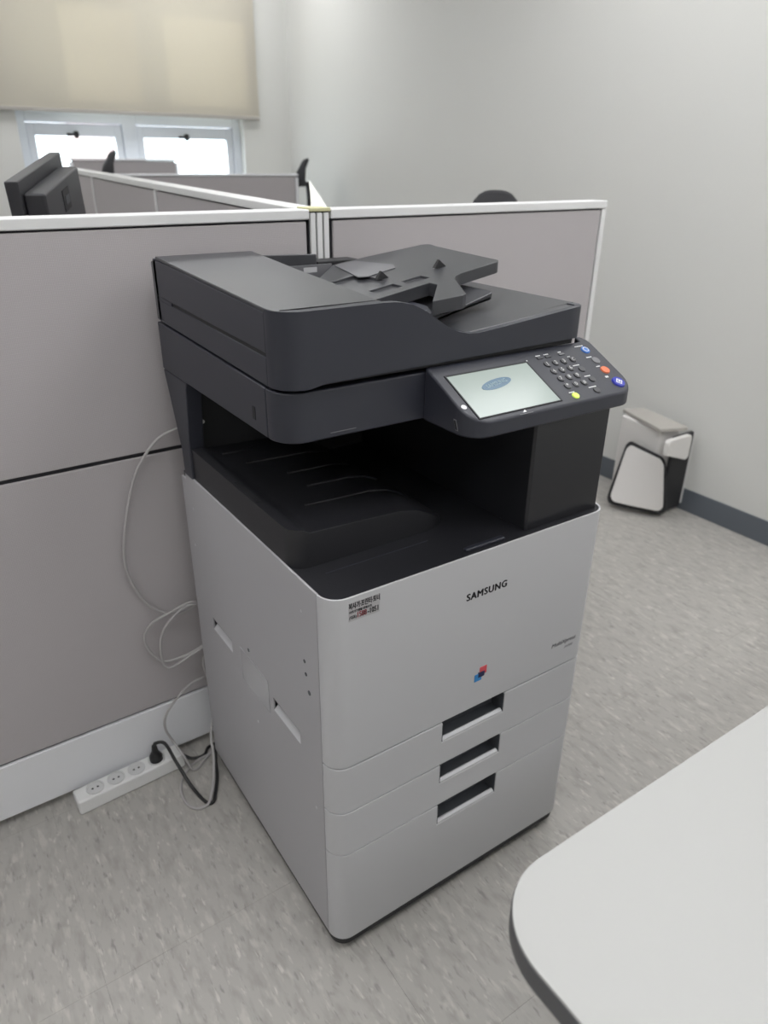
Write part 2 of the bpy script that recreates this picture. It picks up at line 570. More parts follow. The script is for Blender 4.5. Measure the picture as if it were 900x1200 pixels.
# ------------------------------------------------------------------ partitions
ANG = 0.0183
GP = 'grey fabric cubicle partitions'
def partition(loc, rz, L, label, h0=1.275, h1=None, endcap=False, seam=0.813, group=GP, startcap=False, rh=0.020, rm='rail'):
    """local x runs along the panel, y 0..0.05 is its thickness"""
    h1 = h0 if h1 is None else h1
    p = thing('partition_panel', label, 'partition', loc, rz, group)
    hz = lambda x, y: h0 + (h1 - h0) * x / L
    TH = 0.05
    e = 0.018
    xa = e if startcap else 0.003
    xb = L - e if endcap else L - 0.003
    def slab(x0, x1, y0, y1, z0, top):
        mb = MB()
        mb.prism([(x0, y0), (x1, y0), (x1, y1), (x0, y1)], z0, (lambda x, y: hz(x, y) - top + .020 - rh) if top is not None else 0)
        return mb
    mb = slab(xa, xb, .008, TH - .008, 0.022, .021)
    mb.build('core', 'groove', p, local=True)
    for y0, y1 in ((0.0, 0.0075), (TH - .0075, TH)):
        slab(xa + .003, xb - .003, y0, y1, seam + .004, .0235).build('fabric_panel', 'fabric', p, local=True, bevel=0.003)
        MB().box(xa + .003, xb - .003, y0, y1, 0.171, seam - .004).build('fabric_panel', 'fabric', p, local=True, bevel=0.003)
        MB().box(xa, xb, y0 - .002 if y0 == 0 else y0, y1 if y0 == 0 else y1 + .002, 0.022, 0.166).build('kick_plate', 'kick', p, local=True, bevel=0.002)
    mb = MB()
    mb.prism([(0, -.004), (L, -.004), (L, TH + .004), (0, TH + .004)], lambda x, y: hz(x, y) - rh, hz)
    mb.build('top_rail', rm, p, local=True, bevel=0.003)
    if endcap:
        MB().box(L - e, L, -.002, TH + .002, 0.012, h1 - .0205).build('end_post', rm, p, local=True, bevel=0.002)
    if startcap:
        MB().box(0, e, -.002, TH + .002, 0.012, h0 - .0205).build('end_post', rm, p, local=True, bevel=0.002)
    for x in (0.06, L - 0.06):
        MB().cyl((x, TH / 2, 0), 0.018, 0.023, seg=14).build('foot', 'rubber', p, local=True)
    return p
def along(x):           # point on the front face line of the main partition
    return (x, 0.686 + math.tan(ANG) * x, 0)
ca = cos(ANG)
partition(along(-1.136), ANG, 1.5 / ca, 'long grey fabric partition panel behind the left of the printer')
partition(along(0.417), ANG, 0.898 / ca, 'grey fabric partition panel with white end edge behind the right of the printer', endcap=True)
# corner post with three white strips
po = thing('partition_post', 'white three-strip corner post joining the partition panels, pale yellow cap on top', 'post', along(0.364), ANG)
MB().box(0.001, 0.052, 0.006, 0.05, 0.0, 1.27).build('core', 'groove', po, local=True)
for k in range(3):
    MB().box(0.003 + k * .0165, 0.0155 + k * .0165, -.002, .0055, 0.005, 1.268).build('strip', 'rail', po, local=True, bevel=0.0015)
lab(MB().box(0.001, 0.052, -.004, 0.054, 1.2702, 1.278).build('cap', 'yellow', po, local=True, bevel=0.002), 'pale yellow cap')
# the wing that runs away from us behind the post
PA, PB = Vector((0.392, 0.752)), Vector((0.528, 3.5))
dv = (PB - PA).normalized()
yaw = math.atan2(dv.y, dv.x)
nrm = Vector((-dv.y, dv.x))
cuts = [0, 1.13, 2.17, (PB - PA).length]
zt = lambda s: 1.275 + 0.044 * s / cuts[-1]
labs = ['grey partition panel running away from the corner post, nearest of the wing',
        'grey partition panel in the middle of the wing beyond the corner post',
        'grey partition panel at the far end of the wing, behind the monitor']
for i in range(3):
    q = PA + dv * (cuts[i] + .001) - nrm * 0.025
    partition((q.x, q.y, 0), yaw, cuts[i + 1] - cuts[i] - .002, labs[i], zt(cuts[i]), zt(cuts[i + 1]), startcap=(i > 0))
partition((0.575, 3.5, 0), 0.0, 1.24, 'grey partition panel across the aisle in front of the window, dark chair at its right end', 1.292, endcap=True, rh=.012, rm='kick')
partition((0.69, 4.27, 0), 0.0, 0.66, 'shorter grey partition panel just below the window panes', 1.364, endcap=True, startcap=True, rh=.012, rm='kick')

# ------------------------------------------------------------------ printer
PR = thing('office_printer', 'tall silver and black office copier printer standing in front of the grey partitions', 'printer', (0.295, 0.3, 0))
W, R, H = 0.59, 0.033, 0.8015
Z0, H1, H2, H3 = 0.04, 0.2695, 0.3715, 0.4735
SEAM = 0.0345

def plan(y1, ins=0.0, r=R, x0=0.0, x1=W, y0=0.0):
    a, b, c = x0 + ins, x1 - ins, y0 + ins
    rr = max(r - ins, 0.001)
    return [(a, y1)] + arc(a + rr, c + rr, rr, 180, 270, 8) + arc(b - rr, c + rr, rr, 270, 360, 8) + [(b, y1)]

# lower body
MB().box(0.012, W - .012, SEAM + .002, 0.597, 0.045, 0.775).build('inner_chassis', 'deep', PR)
grips = MB()
for (ya, za, yb, zb) in ((0.508, 0.493, 0.406, 0.479), (0.218, 0.479, 0.112, 0.472)):
    zt_ = (za + zb) / 2
    grips.box(-.01, 0.009, yb, ya, zt_ - .024, zt_ + .004)
sp = MB()
sp.prism([(SEAM + .001, Z0), (0.602, Z0), (0.602, 0.787), (0.577, 0.787), (0.577, H), (SEAM + .001, H)], 0.0, 0.0041, axis='x')
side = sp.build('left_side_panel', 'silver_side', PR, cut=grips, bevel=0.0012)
for (ya, yb, zz) in ((0.508, 0.406, 0.486), (0.218, 0.112, 0.4755)):
    m_ = MB()
    m_.prism([(0.0005, zz - .024), (0.009, zz - .024), (0.009, zz - .014)], yb + .001, ya - .001, axis='y')
    m_.build('grip_lip', 'silver', side)
    MB().box(0.0088, 0.0098, yb, ya, zz - .024, zz + .004).build('grip_back', 'recess', side)
for (px, y, z, r_) in ((0, .082, .651, .0035), (0, .079, .627, .0035), (0, .070, .595, .0045), (0, .318, .524, .004), (0, .062, .345, .003), (0, .30, .36, .003), (0, .55, .73, .003), (0, .565, .64, .003), (0, .085, .745, .0025)):
    MB().cyl((0.001, y, z), r_, 0.0016, (-1, 0, 0), seg=12).build('screw_cap', 'recess' if r_ > .0034 else 'silver', side)
lab(MB().box(-.0006, 0.0, 0.235, 0.36, 0.43, 0.505).build('tape', 'tape', side), 'strip of clear tape')
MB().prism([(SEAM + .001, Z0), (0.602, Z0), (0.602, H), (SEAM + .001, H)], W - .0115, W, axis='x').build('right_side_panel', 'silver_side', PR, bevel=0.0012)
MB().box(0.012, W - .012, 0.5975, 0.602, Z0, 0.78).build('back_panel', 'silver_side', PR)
lab(MB().prism(plan(0.58, 0.005), 0.020, Z0 - .0005).build('plinth', 'rubber', PR), 'dark recessed plinth')
for x in (0.06, W - .06):
    for y in (0.07, 0.53):
        MB().cyl((x, y, 0), 0.022, 0.0198, seg=16).build('foot', 'rubber', PR)

# drawers and front cover
for (za, zb, hh) in ((Z0, H1 - .0012, .052), (H1 + .0012, H2 - .0012, .046), (H2 + .0012, H3 - .0012, .046)):
    c = MB().box(0.2255, 0.3735, -0.01, 0.033, zb - hh, zb + .01)
    d = MB().prism(plan(SEAM), za, zb).build('drawer', 'silver', PR, cut=c, bevel=0.0014)
    hn = MB()
    hn.box(0.226, 0.373, 0.0315, 0.0329, zb - hh + .001, zb)
    hn.box(0.226, 0.373, 0.0095, 0.0315, zb - hh + .0005, zb - hh + .002)
    hn.box(0.226, 0.373, 0.010, 0.0314, zb - .0025, zb)
    hn.box(0.3715, 0.3733, 0.001, 0.0314, zb - hh + .001, zb - .003)
    hn.box(0.2257, 0.2272, 0.001, 0.0314, zb - hh + .001, zb - .003)
    lab(hn.build('handle_recess', 'recess', d), 'dark recessed drawer handle')
    lp = MB().prism([(0.0006, zb - hh), (0.009, zb - hh), (0.009, zb - hh + .006), (0.006, zb - hh + .0075), (0.0006, zb - hh + .004)], 0.2275, 0.3712, axis='x')
    lp.build('handle_lip', 'silver', d, bevel=0.001)
path = [(0.0, SEAM)] + arc(R, R, R, 180, 270, 10) + arc(W - R, R, R, 270, 360, 10) + [(W, SEAM)]
fc = MB().strip(path, 0.0035, H3 + .0022, H).build('front_cover', 'silver', PR, bevel=0.0009)

FR = lambda x, z, y=-0.0001: basis((x, y, z), (1, 0, 0), (0, 0, 1))
text('lettering', 'SAMSUNG', 0.0188, 'ink', fc, FR(0.3055, 0.7215), bold=0.0008, sx=0.97, space=1.12)
text('lettering', 'MultiXpress', 0.0135, 'ink_grey', fc, FR(0.5195, 0.5315), bold=0.0002, shear=0.2, sx=1.0)
text('lettering', 'X4300', 0.0085, 'ink_grey', fc, FR(0.5345, 0.5165), shear=0.2, sx=1.0)
# colour emblem: overlapping squares
em = MB()
em.prism([(0.3035, 0.5455), (0.3195, 0.5455), (0.3195, 0.5615), (0.3035, 0.5615)], -0.0009, -0.0001, axis='y').build('emblem_red', 'logo_red', fc)
MB().prism([(0.2925, 0.5335), (0.3085, 0.5335), (0.3085, 0.5485), (0.2925, 0.5485)], -0.0010, -0.0001, axis='y').build('emblem_blue', 'logo_blue', fc)
MB().prism([(0.3005, 0.5405), (0.3145, 0.5405), (0.3145, 0.5515), (0.3005, 0.5515)], -0.0013, -0.0001, axis='y').build('emblem_navy', 'logo_dark', fc)
# service sticker
st = lab(MB().box(0.034, 0.088, -.0005, -.0001, 0.7605, 0.7925).build('sticker', 'sticker', fc), 'small grey service sticker with phone number')
SK = lambda x, z: FR(x, z, -0.0007)
text('lettering', '복사기·프린터·토너', 0.0118, 'ink', fc, SK(0.0612, 0.7858), bold=0.0003, sx=0.59)
text('lettering', '사무기기렌탈·판매수리', 0.0052, 'ink', fc, SK(0.0540, 0.7763), bold=0.0001, sx=0.8)
text('lettering', '(대표)', 0.0068, 'ink', fc, SK(0.0408, 0.7668), bold=0.0001, sx=0.75)
text('lettering', '1588', 0.0132, 'ink_red', fc, SK(0.0560, 0.7682), bold=0.0003, sx=0.68)
text('lettering', '-1051', 0.0132, 'ink', fc, SK(0.0765, 0.7682), bold=0.0003, sx=0.68)

# black deck inside the cover's rim
dk = MB().prism(plan(0.597, 0.0042), 0.776, 0.7975).build('tray_deck', 'tray', PR, bevel=0.0008)
MB().box(0.268, 0.352, 0.016, 0.026, 0.7973, 0.8035).build('cover_tab', 'black', dk, bevel=0.0025)
MB().box(0.045, 0.24, 0.084, 0.0855, 0.7974, 0.7981).build('deck_seam', 'black', dk)

# raised output tray with a left wall; falls away to the right
def tz(x):
    pts = [(0.0, .864), (0.024, .864), (0.034, .858), (0.15, .853), (0.20, .851), (0.24, .842), (0.275, .825), (0.30, .808), (0.318, .7975), (0.345, .7975)]
    for (a, b), (c, d) in zip(pts, pts[1:]):
        if x <= c: return b + (d - b) * (x - a) / (c - a)
    return .7975
xs = [0.0] + [0.003 + i * 0.012 for i in range(28)]
fy = lambda x: 0.113
TR = MB()
pl_ = arc(0.004 + .03, 0.113 + .03, .03, 180, 270, 8)
front = [(x, y) for x, y in pl_] + [(x, 0.113) for x in (.05, .08, .11, .14, .17, .2, .22, .24, .26)] + [(0.285, 0.119), (0.303, 0.131), (0.313, 0.147), (0.317, 0.17)]
bmv = []
for (x, y) in front:
    bmv.append(((x, y, 0.7976), (x, y, tz(x) + 0.0002), (x, 0.54, tz(x) + .0002)))
vv, ff = [], []
for tri in bmv: vv += list(tri)
for i in range(len(bmv) - 1):
    a, b = 3 * i, 3 * i + 3
    ff += [(a, b, b + 1, a + 1), (a + 1, b + 1, b + 2, a + 2)]
TR.faces(vv, ff)
TR.faces([(0.004, 0.143, .7976), (0.004, 0.143, .8642), (0.004, 0.54, .8642), (0.004, 0.54, .7976)], [(0, 1, 2, 3)])
bmesh.ops.remove_doubles(TR.bm, verts=TR.bm.verts[:], dist=0.0002)
tray = TR.build('output_tray', 'tray', PR, smooth=40, bevel=0.0016)
lab(MB().box(0.007, 0.015, 0.243, 0.338, 0.8635, 0.8652).build('slot', 'deep', tray), 'narrow slot in the tray edge')
for (xa, xb, y) in ((0.075, 0.30, 0.205), (0.118, 0.27, 0.276), (0.115, 0.25, 0.345), (0.07, 0.25, 0.425), (0.05, 0.12, 0.49)):
    n = 14
    v = [(xa + (xb - xa) * i / n, y + 0.012 * (i / n) ** 3, tz(xa + (xb - xa) * i / n) + 0.0015) for i in range(n + 1)]
    MB().tube(v, 0.0022, seg=6, sub=2).build('rib', 'gloss_black', tray)

# rear wall of the bay, left rear pillar and right column
MB().box(0.03, 0.40, 0.542, 0.575, 0.7976, 1.0).build('bay_wall', 'deep', PR)
pil = MB().prism([(0.532, .858), (0.532, .7976), (0.577, .7976), (0.579, .85), (0.612, .945), (0.632, 1.0), (0.508, 1.0), (0.514, .985)], 0.0, 0.03, axis='x')
lab(pil.build('rear_pillar', 'black', PR, bevel=0.002), 'sloped rear support pillar')
lab(MB().cyl((0.032, 0.537, 0.915), 0.004, 0.006, (0, -1, 0), seg=12).build('catch', 'led', PR), 'small pale catch')
cm_ = MB()
cm_.prism([(0.401, 0.58), (0.401, 0.024), (0.405, 0.020), (0.577, 0.020), (0.584, 0.027), (0.584, 0.58)], 0.7977, 0.9975)
lab(cm_.build('column', 'gloss_black', PR, bevel=0.001), 'glossy black column under the control panel')

# scanner unit
SF = 0.118
ztop = lambda x, y: 1.0765 + (y - 0.15) * 0.030
zb_ = lambda x, y: 1.0005
RS = 0.042
MB().prism([(0.002, 0.625), (0.002, .17), (0.04, .125), (0.58, .125), (.58, .625)], 1.004, lambda x, y: ztop(x, y) - .003).build('scanner_core', 'deep', PR)
sc1 = [(0.0, 0.1655), (0.0, SF + RS)] + arc(RS, SF + RS, RS, 180, 270, 10)[1:] + [(0.588, SF), (0.588, 0.1655)]
lab(MB().prism(sc1, zb_, ztop).build('scanner_front', 'black', PR, bevel=0.003, seg=3), 'rounded front cover of the scanner')
sc2 = [(0.0, 0.1662), (0.588, 0.1662), (0.588, 0.634), (0.0, 0.634)]
sh = MB().prism(sc2, zb_, ztop).build('scanner_housing', 'black', PR, bevel=0.003, seg=3)
MB().box(-.0006, 0.0, 0.205, 0.215, 1.018, 1.038).build('vent_mark', 'deep', sh)
MB().box(0.078, 0.122, SF - .0006, SF, 1.0085, 1.0095).build('score_mark', 'btn_grey', sh)

# document feeder
FY = 0.110
fb0 = lambda x, y: ztop(x, y) + .0045
def ftop(x):
    pts = [(-1, 1.1875), (0.165, 1.1885), (0.19, 1.1875), (0.215, 1.182), (0.24, 1.170), (0.262, 1.1555), (0.283, 1.1425), (0.305, 1.1325), (0.325, 1.1275), (0.345, 1.1265), (0.37, 1.128), (0.58, 1.1475), (2, 1.15)]
    for (a, b), (c, d) in zip(pts, pts[1:]):
        if x <= c: return b + (d - b) * (x - a) / (c - a)
RF = 0.042
fp = [(0.0, 0.155)] + arc(RF, FY + RF, RF, 180, 270, 10) + [(x, FY) for x in [0.07, .1, .13, .155, .165, .175, .185, .195, .205, .215, .225, .235, .245, .255, .265, .275, .285, .295, .305, .315, .325, .335, .345, .36, .4, .45, .5, .55, .572]] + [(0.579, FY + .004), (0.583, FY + .012), (0.583, FY + .03)]
fbz = lambda x, y: 1.0815 if x < .047 else 1.0865 + max(0, x - .06) * .012
FE = MB().strip(fp, 0.012, fbz, lambda x, y: ftop(x))
lab(FE.build('feeder_front', 'black', PR, bevel=0.0015), 'front panel of the document feeder with a curved step')
MB().box(0.05, 0.57, FY + .008, FY + .03, 1.0825, 1.097).build('shadow_gap', 'deep', PR)
# left side body with a groove
zc = lambda x, y: 1.1875 + (y - .13) * .047
def sidebody(za, zb, name, m):
    mb = MB()
    mb.prism([(0.0, 0.156), (0.160, 0.156), (0.160, 0.617), (0.0, 0.617)], za, zb)
    return mb.build(name, m, PR, bevel=0.0015)
gz = lambda y: 1.125 + (y - .152) * .0286
sb = sidebody(lambda x, y: ztop(x, y) + .0045, lambda x, y: gz(y) - .003, 'feeder_side', 'black')
sidebody(lambda x, y: gz(y) + .003, lambda x, y: zc(x, y) - .0045, 'feeder_side', 'black')
MB().prism([(0.002, 0.158), (0.155, 0.158), (0.155, 0.537), (0.002, 0.537)], lambda x, y: gz(y) - .0031, lambda x, y: gz(y) + .0031).build('groove', 'deep', PR)
MB().prism([(0.0, 0.537), (0.155, 0.537), (0.155, 0.617), (0.0, 0.617)], lambda x, y: gz(y) - .0031, lambda x, y: gz(y) + .0031).build('groove_end', 'black', PR)
# top cover
RCX = 0.042
cv = [(0.0, 0.156)] + arc(RCX, 0.1105 + RCX, RCX, 180, 270, 10) + [(0.176, 0.1105), (0.170, 0.128), (0.178, 0.40), (0.188, 0.60), (0.0, 0.60)]
cvr = MB().prism(cv, lambda x, y: zc(x, y) - .004 if y > .13 or x < .2 else 1.18, lambda x, y: zc(x, y) + .001 - (0.0008 if y < .12 else 0)).build('feeder_cover', 'black_top', PR, bevel=0.0016)
MB().box(0.012, 0.17, 0.1305, 0.1312, 1.1865, 1.1892).build('cover_seam', 'deep', cvr)
MB().prism([(0.0, 0.6005), (0.33, 0.6005), (0.33, 0.630), (0.0, 0.630)], lambda x, y: ztop(x, y) + .0045, lambda x, y: zc(x, .60) - .001 - (y - .6) * .30 - max(0, x - .2) * .08).build('hinge_strip', 'black_top', PR, bevel=0.003)
# underside filler between cover and lid
# feed well: dark rollers area behind the cover's edge
MB().box(0.160, 0.30, 0.205, 0.60, 1.128, 1.142).build('feed_bed', 'deep', PR)
wellm = MB()
wellm.box(0.331, 0.43, 0.60, 0.645, 1.095, 1.182)
fw = wellm.build('feed_hinge', 'deep', PR, bevel=0.002)
MB().box(0.19, 0.35, 0.575, 0.58, 1.142, 1.180).build('feed_bar', 'btn_grey', fw)
MB().box(0.285, 0.315, 0.5746, 0.5749, 1.166, 1.176).build('feed_label', 'silver', fw)
MB().cyl((0.2, 0.50, 1.150), 0.011, 0.16, (1, 0, 0), seg=16).build('roller', 'btn_grey', fw)

# lid to the right of the step
lt_ = lambda x, y: ftop(max(x, .345)) - .0004
ld = MB().prism([(0.33, 0.1225), (0.585, 0.1225), (0.592, 0.128), (0.592, 0.612), (0.585, 0.62), (0.33, 0.62)], lambda x, y: lt_(x, y) - .019, lt_).build('feeder_lid', 'black_top', PR, bevel=0.003)
MB().prism([(0.36, 0.612), (0.36, 0.1226), (0.574, 0.1226), (0.574, 0.612)], 1.0835, lambda x, y: lt_(x, y) - .0192).build('lid_base', 'black', PR)
MB().prism([(0.345, 0.142), (0.588, 0.142), (0.588, 0.1428), (0.345, 0.1428)], lambda x, y: lt_(x, y) - .001, lambda x, y: lt_(x, y) + .0003).build('lid_seam', 'deep', ld)
MB().box(0.162, 0.345, 0.1225, 0.599, 1.095, 1.1255).build('step_floor', 'black', PR)

# output ledge under the input tray
oz = lambda x, y: 1.142 + (x - .375) * .26
lab(MB().prism([(0.30, 0.213)] + arc(0.455, 0.225, 0.012, 270, 360, 4) + arc(0.455, 0.43, .012, 0, 90, 4) + [(0.30, 0.442)], lambda x, y: max(oz(x, y) - .012, 1.1275), oz).build('output_ledge', 'black_top', PR, bevel=0.002), 'sloping ledge under the paper tray')

# input tray
itz = lambda x, y: 1.1158 + .17 * x
itp = [(0.19, 0.278), (0.372, 0.278), (0.372, 0.255), (0.305, 0.180), (0.352, 0.162), (0.362, 0.166), (0.412, 0.258), (0.424, 0.27), (0.440, 0.2745)] + arc(0.520, 0.29, 0.015, 270, 340, 4) + [(0.556, 0.50)] + arc(0.540, 0.525, 0.022, 0, 90, 5) + [(0.42, 0.575), (0.355, 0.582), (0.272, 0.50), (0.19, 0.42)]
hol = MB()
hol.prism([(0.285, 0.306), (0.335, 0.306), (0.335, 0.336), (0.285, 0.336)], lambda x, y: itz(x, y) - .004, lambda x, y: itz(x, y) + .01)
hol.prism([(0.352, 0.306), (0.394, 0.306), (0.394, 0.334), (0.352, 0.334)], lambda x, y: itz(x, y) - .004, lambda x, y: itz(x, y) + .01)
hol.prism([(0.20, 0.375), (0.342, 0.375), (0.342, 0.46), (0.245, 0.46), (0.20, 0.42)], lambda x, y: itz(x, y) - .005, lambda x, y: itz(x, y) + .01)
it = lab(MB().prism(itp, lambda x, y: itz(x, y) - (.020 if x > .38 else .022), itz).build('input_tray', 'black_top', PR, cut=hol, bevel=0.002), 'raised paper input tray with angled front wing')
lab(MB().prism([(0.325, 0.435), (0.338, 0.42), (0.402, 0.425), (0.415, 0.45), (0.395, 0.56), (0.352, 0.568)], lambda x, y: itz(x, y) + .0002, lambda x, y: itz(x, y) + .0018).build('guide_plate', 'film', it), 'pale shiny guide plate')
for (x, y) in ((0.448, 0.347), (0.345, 0.384)):
    z = itz(x, y)
    MB().faces([(x - .014, y - .004, z), (x + .014, y - .004, z), (x + .014, y + .004, z), (x - .014, y + .004, z), (x - .004, y - .003, z + .014), (x - .004, y + .003, z + .014)],
               [(0, 1, 4), (3, 5, 2), (0, 4, 5, 3), (1, 2, 5, 4), (0, 3, 2, 1)]).build('paper_stop', 'deep', it)
# body under the input tray
lab(MB().prism([(0.176, 0.235), (0.285, 0.192), (0.315, 0.192), (0.335, 0.235), (0.335, 0.575), (0.276, 0.49), (0.176, 0.40)], 1.1235, lambda x, y: itz(x, y) - .0225).build('feed_guide', 'black', PR, bevel=0.001), 'dark body under the input tray')
MB().box(0.20, 0.32, 0.2105, 0.2135, 1.1395, 1.1475).build('guide_edge', 'btn_grey', PR)

# control panel
pz = lambda x, y: 1.025 + .5 * y
cpl = [(0.247, 0.118), (0.247, 0.045)] + arc(0.285, 0.036, 0.038, 170, 270, 8) + arc(0.575, 0.032, 0.036, 270, 365, 8) + arc(0.586, 0.106, 0.026, 0, 90, 6)[0:5] + [(0.588, 0.130), (0.588, 0.1175)]
cpz = lambda x, y: 0.9985 if y > .02 else 0.9985
CP = MB()
CP.prism(cpl, lambda x, y: 0.998, pz)
cp = lab(CP.build('control_panel', 'black', PR, bevel=0.004, seg=3), 'tilted black control panel with screen and keypad')
PX, PY = Vector((1, 0, 0)), Vector((0, 1, .5)).normalized()
PZ = PX.cross(PY)
def PM(u, v, h=0.0):
    o = Vector((0, 0, 1.025)) + PX * u + PY * v + PZ * h
    return basis(o, PX, PY)
def pbox(u0, u1, v0, v1, h0, h1):
    return MB().box(u0, u1, v0, v1, h0, h1, M=PM(0, 0))
fr_ = MB()
for (a, b, c, d) in ((.2655, .4385, .1015, .1045), (.2655, .4385, .0065, .0085), (.2655, .2680, .0085, .1015), (.4360, .4385, .0085, .1015)):
    fr_.box(a, b, c, d, 0.0, 0.0012, M=PM(0, 0))
fr_.build('screen_bezel', 'deep', cp)
scn = lab(pbox(.268, .436, .0085, .1015, -.0004, .0008).build('screen', 'lcd', cp), 'pale green lit touch screen')
el = MB()
el.prism([(0.0335 * cos(2 * pi * i / 32), 0.0098 * sin(2 * pi * i / 32)) for i in range(32)], 0.0008, 0.0012, M=PM(.346, .0690) @ Matrix.Rotation(radians(9), 4, 'Z'))
el.build('screen_emblem', 'lcd_logo', scn)
text('screen_lettering', 'SAMSUNG', 0.0108, 'lcd_letter', scn, PM(.346, .0690, .0013) @ Matrix.Rotation(radians(9), 4, 'Z'), bold=0.0002, sx=0.95)
# wireless logo under the screen, white lens at the left
for k in range(3):
    pbox(.350 + k * .0022, .352 + k * .0022, .0008 + .0002 * k, .0022 + .0018 * k, 0, .0005).build('signal_bar', 'ink_white', cp)
pbox(.340, .368, -.0025, -.0016, 0, .0005).build('caption_mark', 'btn_grey', cp)
lab(MB().cyl(PM(.2565, .0355) @ Vector((0, 0, 0)), .0045, .001, PZ, seg=16).build('lens', 'led', cp), 'white light lens')
lab(MB().cyl(PM(.4405, .1055) @ Vector((0, 0, 0)), .0013, .0008, PZ, seg=10).build('indicator', 'led', cp), 'tiny white indicator')
MB().prism([(0.030, 1.006), (0.036, 1.006), (0.042, 1.022), (0.036, 1.022)], 0.2462, 0.2472, axis='x').build('side_slot', 'btn_grey', cp)
MB().prism([(0.0315, 1.0075), (0.0355, 1.0075), (0.0405, 1.0205), (0.0365, 1.0205)], 0.2458, 0.2463, axis='x').build('side_slot', 'deep', cp)

def button(u, v, r, m, label=None, h=0.0022, ch=None, chs=0.009, el=1.0, chm='ink_white'):
    mb = MB()
    c = PM(u, v) @ Vector((0, 0, -0.0002))
    mb.cyl(c, r, h, PZ, seg=20, r2=r * .9)
    b = mb.build('button', m, cp)
    if label: lab(b, label)
    if ch: text('key_lettering', ch, chs, chm, b, PM(u, v + .0002, h + .0000), bold=0.0001)
    return b
rows = [('1', '2', '3'), ('4', '5', '6'), ('7', '8', '9'), ('*', '0', '#')]
for j, rw in enumerate(rows):
    for i, chh in enumerate(rw):
        button(.4745 + .0195 * i, .0894 - .0184 * j, .0070, 'key', ch=chh, chs=.0104)
def marks(u, v, n, wd=.0035, gap=.0006, h=.0019, m='ink_white'):
    mb = MB()
    tot = n * wd + (n - 1) * gap
    for i in range(n):
        a = u - tot / 2 + i * (wd + gap)
        mb.box(a, a + wd, v - h / 2, v + h / 2, 0, .0004, M=PM(0, 0))
    return mb.build('caption_mark', m, cp)
button(.536, .0894, .0068, 'key', ch='C', chs=.0095); marks(.533, .0985, 2, .0026)
button(.535, .0640, .0068, 'key'); marks(.535, .0625, 2, .0028, h=.003); marks(.531, .0755, 4, .0032)
button(.536, .0375, .0068, 'key'); marks(.536, .0375, 1, .0055, h=.005); marks(.533, .0470, 4, .0030)
button(.524, .0120, .0068, 'key'); marks(.525, .0115, 1, .006, h=.003); marks(.522, .0215, 5, .0030)
for u, lit in ((.4715, 0), (.4905, 0), (.5225, 1)):
    pbox(u - .006, u + .006, .1045, .1090, 0, .0015).build('menu_key', 'key' if not lit else 'btn_grey', cp)
    marks(u, .1128, 3 if not lit else 2, .0032)
button(.4725, .0105, .0068, 'btn_lime', 'glowing lime button'); marks(.471, .0195, 4, .0026)
bb_ = button(.582, .1065, .0088, 'btn_blue', 'blue power button')
rg = MB()
rg.tube([PM(.582 + .0052 * cos(a), .1065 + .0052 * sin(a), .0022) @ Vector((0, 0, 0)) for a in [2 * pi * i / 16 for i in range(17)]], .0008, seg=6, sub=2)
rg.build('ring_mark', 'ink_white', bb_)
marks(.576, .1185, 7, .0024)
button(.582, .0775, .0084, 'btn_grey', 'grey reset button'); marks(.575, .0885, 4, .0026)
button(.582, .0520, .0090, 'btn_orange', 'orange stop button'); marks(.575, .0635, 3, .0026)
bs = button(.584, .0190, .0125, 'btn_navy', 'large navy start button', h=.003); marks(.572, .0365, 2, .0032, h=.004)
for s_, mm, hh in ((.0052, 'ink_white', .0033), (.0034, 'btn_navy', .0036), (.0020, 'ink_white', .0039)):
    MB().box(-s_, s_, -s_, s_, .0028, hh, M=PM(.584, .0185) @ Matrix.Rotation(radians(45), 4, 'Z')).build('start_mark', mm, bs)

# ------------------------------------------------------------------ power strip, cables
ps = thing('power_strip', 'white four-socket power strip on the floor along the partition kick plate', 'power strip', (-0.2, 0.645, 0), 0.06)
MB().prism([(-.128, -.024), (.128, -.024), (.128, .024), (-.128, .024)], 0.0, 0.040).build('body', 'white', ps, local=True, bevel=0.005, seg=3)
MB().box(-.1285, -.1275, -.018, .018, .01, .03).build('end_cap', 'socket', ps, local=True)
SX = [-.082, -.033, .016, .066]
for x in SX:
    s_ = MB()
    n = 20
    v = []
    for rr, zz in ((.0205, .0395), (.0205, .0425), (.0175, .0425), (.0165, .0402)):
        v += [(x + rr * cos(2 * pi * i / n), rr * sin(2 * pi * i / n), zz) for i in range(n)]
    ff = [tuple(range(3 * n, 4 * n))]
    for k in range(3):
        ff += [(k * n + i, k * n + (i + 1) % n, (k + 1) * n + (i + 1) % n, (k + 1) * n + i) for i in range(n)]
    s_.faces(v, ff)
    so = s_.build('socket', 'socket', ps, local=True)
    for dx in (-.006, .006):
        MB().cyl((x + dx, 0, .0400), .0026, .0006, seg=10).build('hole', 'deep', so, local=True)
c6, s6 = cos(.06), sin(.06)
def psw(x, y, z): return (-0.2 + x * c6 - y * s6, 0.645 + x * s6 + y * c6, z)
cdo = thing('plugged_cable', 'black power cord with plug pushed into the white power strip, looping to the printer', 'power cord', psw(SX[3], 0, 0))
b0 = psw(SX[3], 0, .0405)
pg = MB()
pg.cyl(b0, .0155, .012, seg=18)
pg.cyl((b0[0], b0[1], b0[2] + .012), .0155, .012, seg=18, r2=.009)
pg.cyl((b0[0], b0[1], b0[2] + .024), .0085, .02, seg=12, r2=.006)
lab(pg.build('plug', 'cord', cdo), 'round black plug')
top = (b0[0], b0[1], b0[2] + .043)
